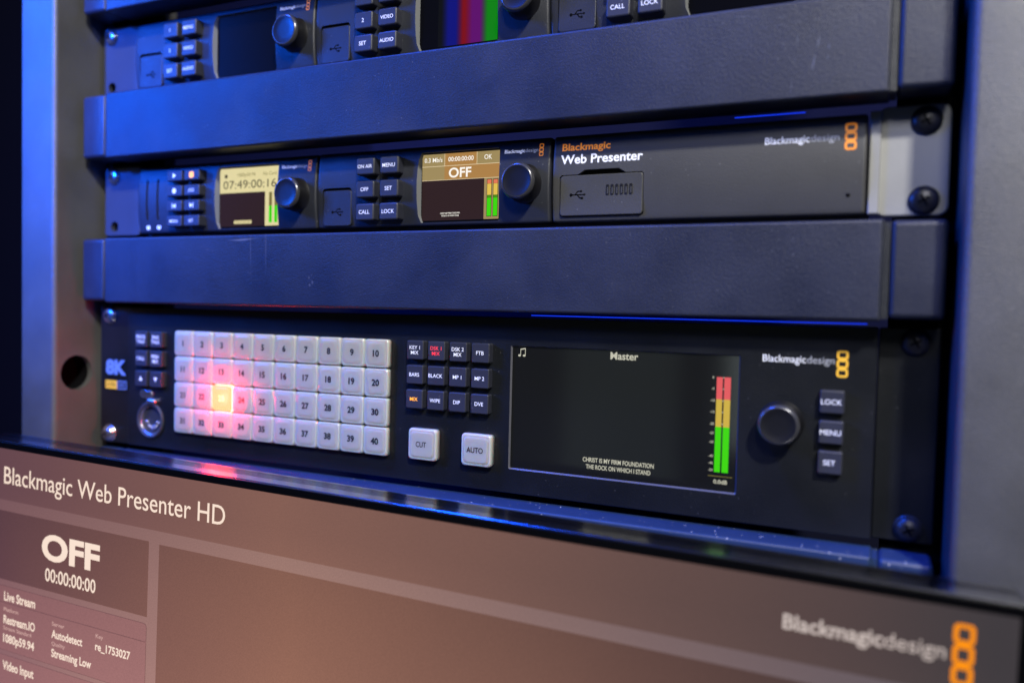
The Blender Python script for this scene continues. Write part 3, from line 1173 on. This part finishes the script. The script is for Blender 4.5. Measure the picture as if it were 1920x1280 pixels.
mb.done('display', sw, SO, merge=False)

# ------------------------------------------------------------------ monitor in front of the rack
WM, HM, DM = 525.0, 304.0, 18.0
mon = thing('computer_monitor', 'thin-bezel monitor in front of the rack, its dim screen reading OFF and stream settings', 'monitor', (-258.0, -55.8, -160.3))
mrot = Matrix(((0.99954625, -0.02173957, 0.02084927), (0.02158597, 0.99973838, 0.00756400), (-0.02100826, -0.00711052, 0.99975402)))
mon.rotation_euler = mrot.to_euler()
mb = MB('monitor_shell')
mb.slab(WM / 2, -HM / 2, WM, HM, 0.0, -DM + 1.6, 4.0, 0.6, 4, n=5)
mb.slab(WM / 2, -HM / 2, WM, HM, -DM / 2 - 0.001, 0.0, 4.0, 1.8, 4, n=5)
mb.bm.verts.ensure_lookup_table()
mb.done('shell', mon)
mb = MB('black_gloss')
mb.slab(WM / 2, -HM / 2, WM - 0.5, HM - 0.5, -DM + 2.0, -DM - 0.25, 3.8, 0.3, 2, n=5)
mb.done('bezel', mon)


def ui(mb):
    Y = -DM - 0.40
    X0, X1, Z1, Z0 = 3.6, WM - 3.6, -3.9, -HM + 10
    mb.use('ui_header').rect(X0, -33.0, X1, Z1, Y)
    mb.use('ui_band').rect(X0, Z0, X1, -33.0, Y)
    mb.use('ui_box').rect(148.4, Z0, X1, -39.7, Y - 0.05)
    mb.rect(X0, -78.6, 141.3, -39.2, Y - 0.05)
    mb.use('ui_line').poly(rr((18 + 141.3) / 2 - 8, -100.6, 141.3 - 2, 37.2, 2.2), Y - 0.05)
    mb.use('ui_card').poly(rr((18 + 141.3) / 2 - 8, -100.6, 141.3 - 2.6, 36.6, 2.0), Y - 0.10)
    mb.use('ui_line').rect(X0, -91.9, 140.6, -91.5, Y - 0.14)
    mb.use('ui_line').poly(rr((18 + 141.3) / 2 - 8, -140.6, 141.3 - 2, 38.0, 2.2), Y - 0.05)
    mb.use('ui_card').poly(rr((18 + 141.3) / 2 - 8, -140.6, 141.3 - 2.6, 37.4, 2.0), Y - 0.10)
    t = Y - 0.18
    mb.use('ui_text')
    mb.text('Blackmagic Web Presenter HD', 29.0, -23.6, 162.0, 9.6, t, 'L', 0.002)
    mb.text('OFF', 61.4, -60.9, 45.0, 13.2, t, 'L', 0.038)
    mb.text('00:00:00:00', 64.6, -73.1, 39.2, 7.0, t, 'L', 0.012)
    mb.text('Live Stream', 31.1, -90.3, 26.0, 4.9, t, 'L', 0.024)
    mb.text('Restream.IO', 31.0, -103.5, 26.3, 4.6, t, 'L', 0.024)
    mb.text('1080p59.94', 31.0, -114.3, 26.0, 4.5, t, 'L', 0.024)
    mb.text('Autodetect', 70.8, -103.7, 24.1, 4.3, t, 'L', 0.024)
    mb.text('Streaming Low', 71.0, -114.3, 31.0, 4.3, t, 'L', 0.024)
    mb.text('re_1753027', 104.7, -103.4, 25.7, 4.1, t, 'L', 0.024)
    mb.text('Video Input', 31.0, -130.1, 26.0, 4.9, t, 'L', 0.024)
    mb.use('ui_text_dim')
    for s, x, z, w in (('Platform', 31.0, -96.5, 12.4), ('Stream Standard', 31.0, -107.2, 23.4), ('Server', 71.0, -97.0, 9.8),
                       ('Quality', 71.0, -108.0, 10.6), ('Key', 104.9, -96.8, 5.6)):
        mb.text(s, x, z, w, 2.1, t, 'L', 0.012)
    mb.use('ui_text_grey')
    mb.text('Blackmagic', 449.3, -21.6, 32.6, 5.2, t, 'L', 0.02)
    mb.text('design', 482.2, -21.6, 18.6, 5.2, t, 'L', 0.0)
    mb.use('ui_orange')
    chain(mb, 505.9, -8.9, 6.4, 6.9, 1.5, t)


mb = MB('ui_band')
ui(mb)
mb.done('screen', mon, merge=False)
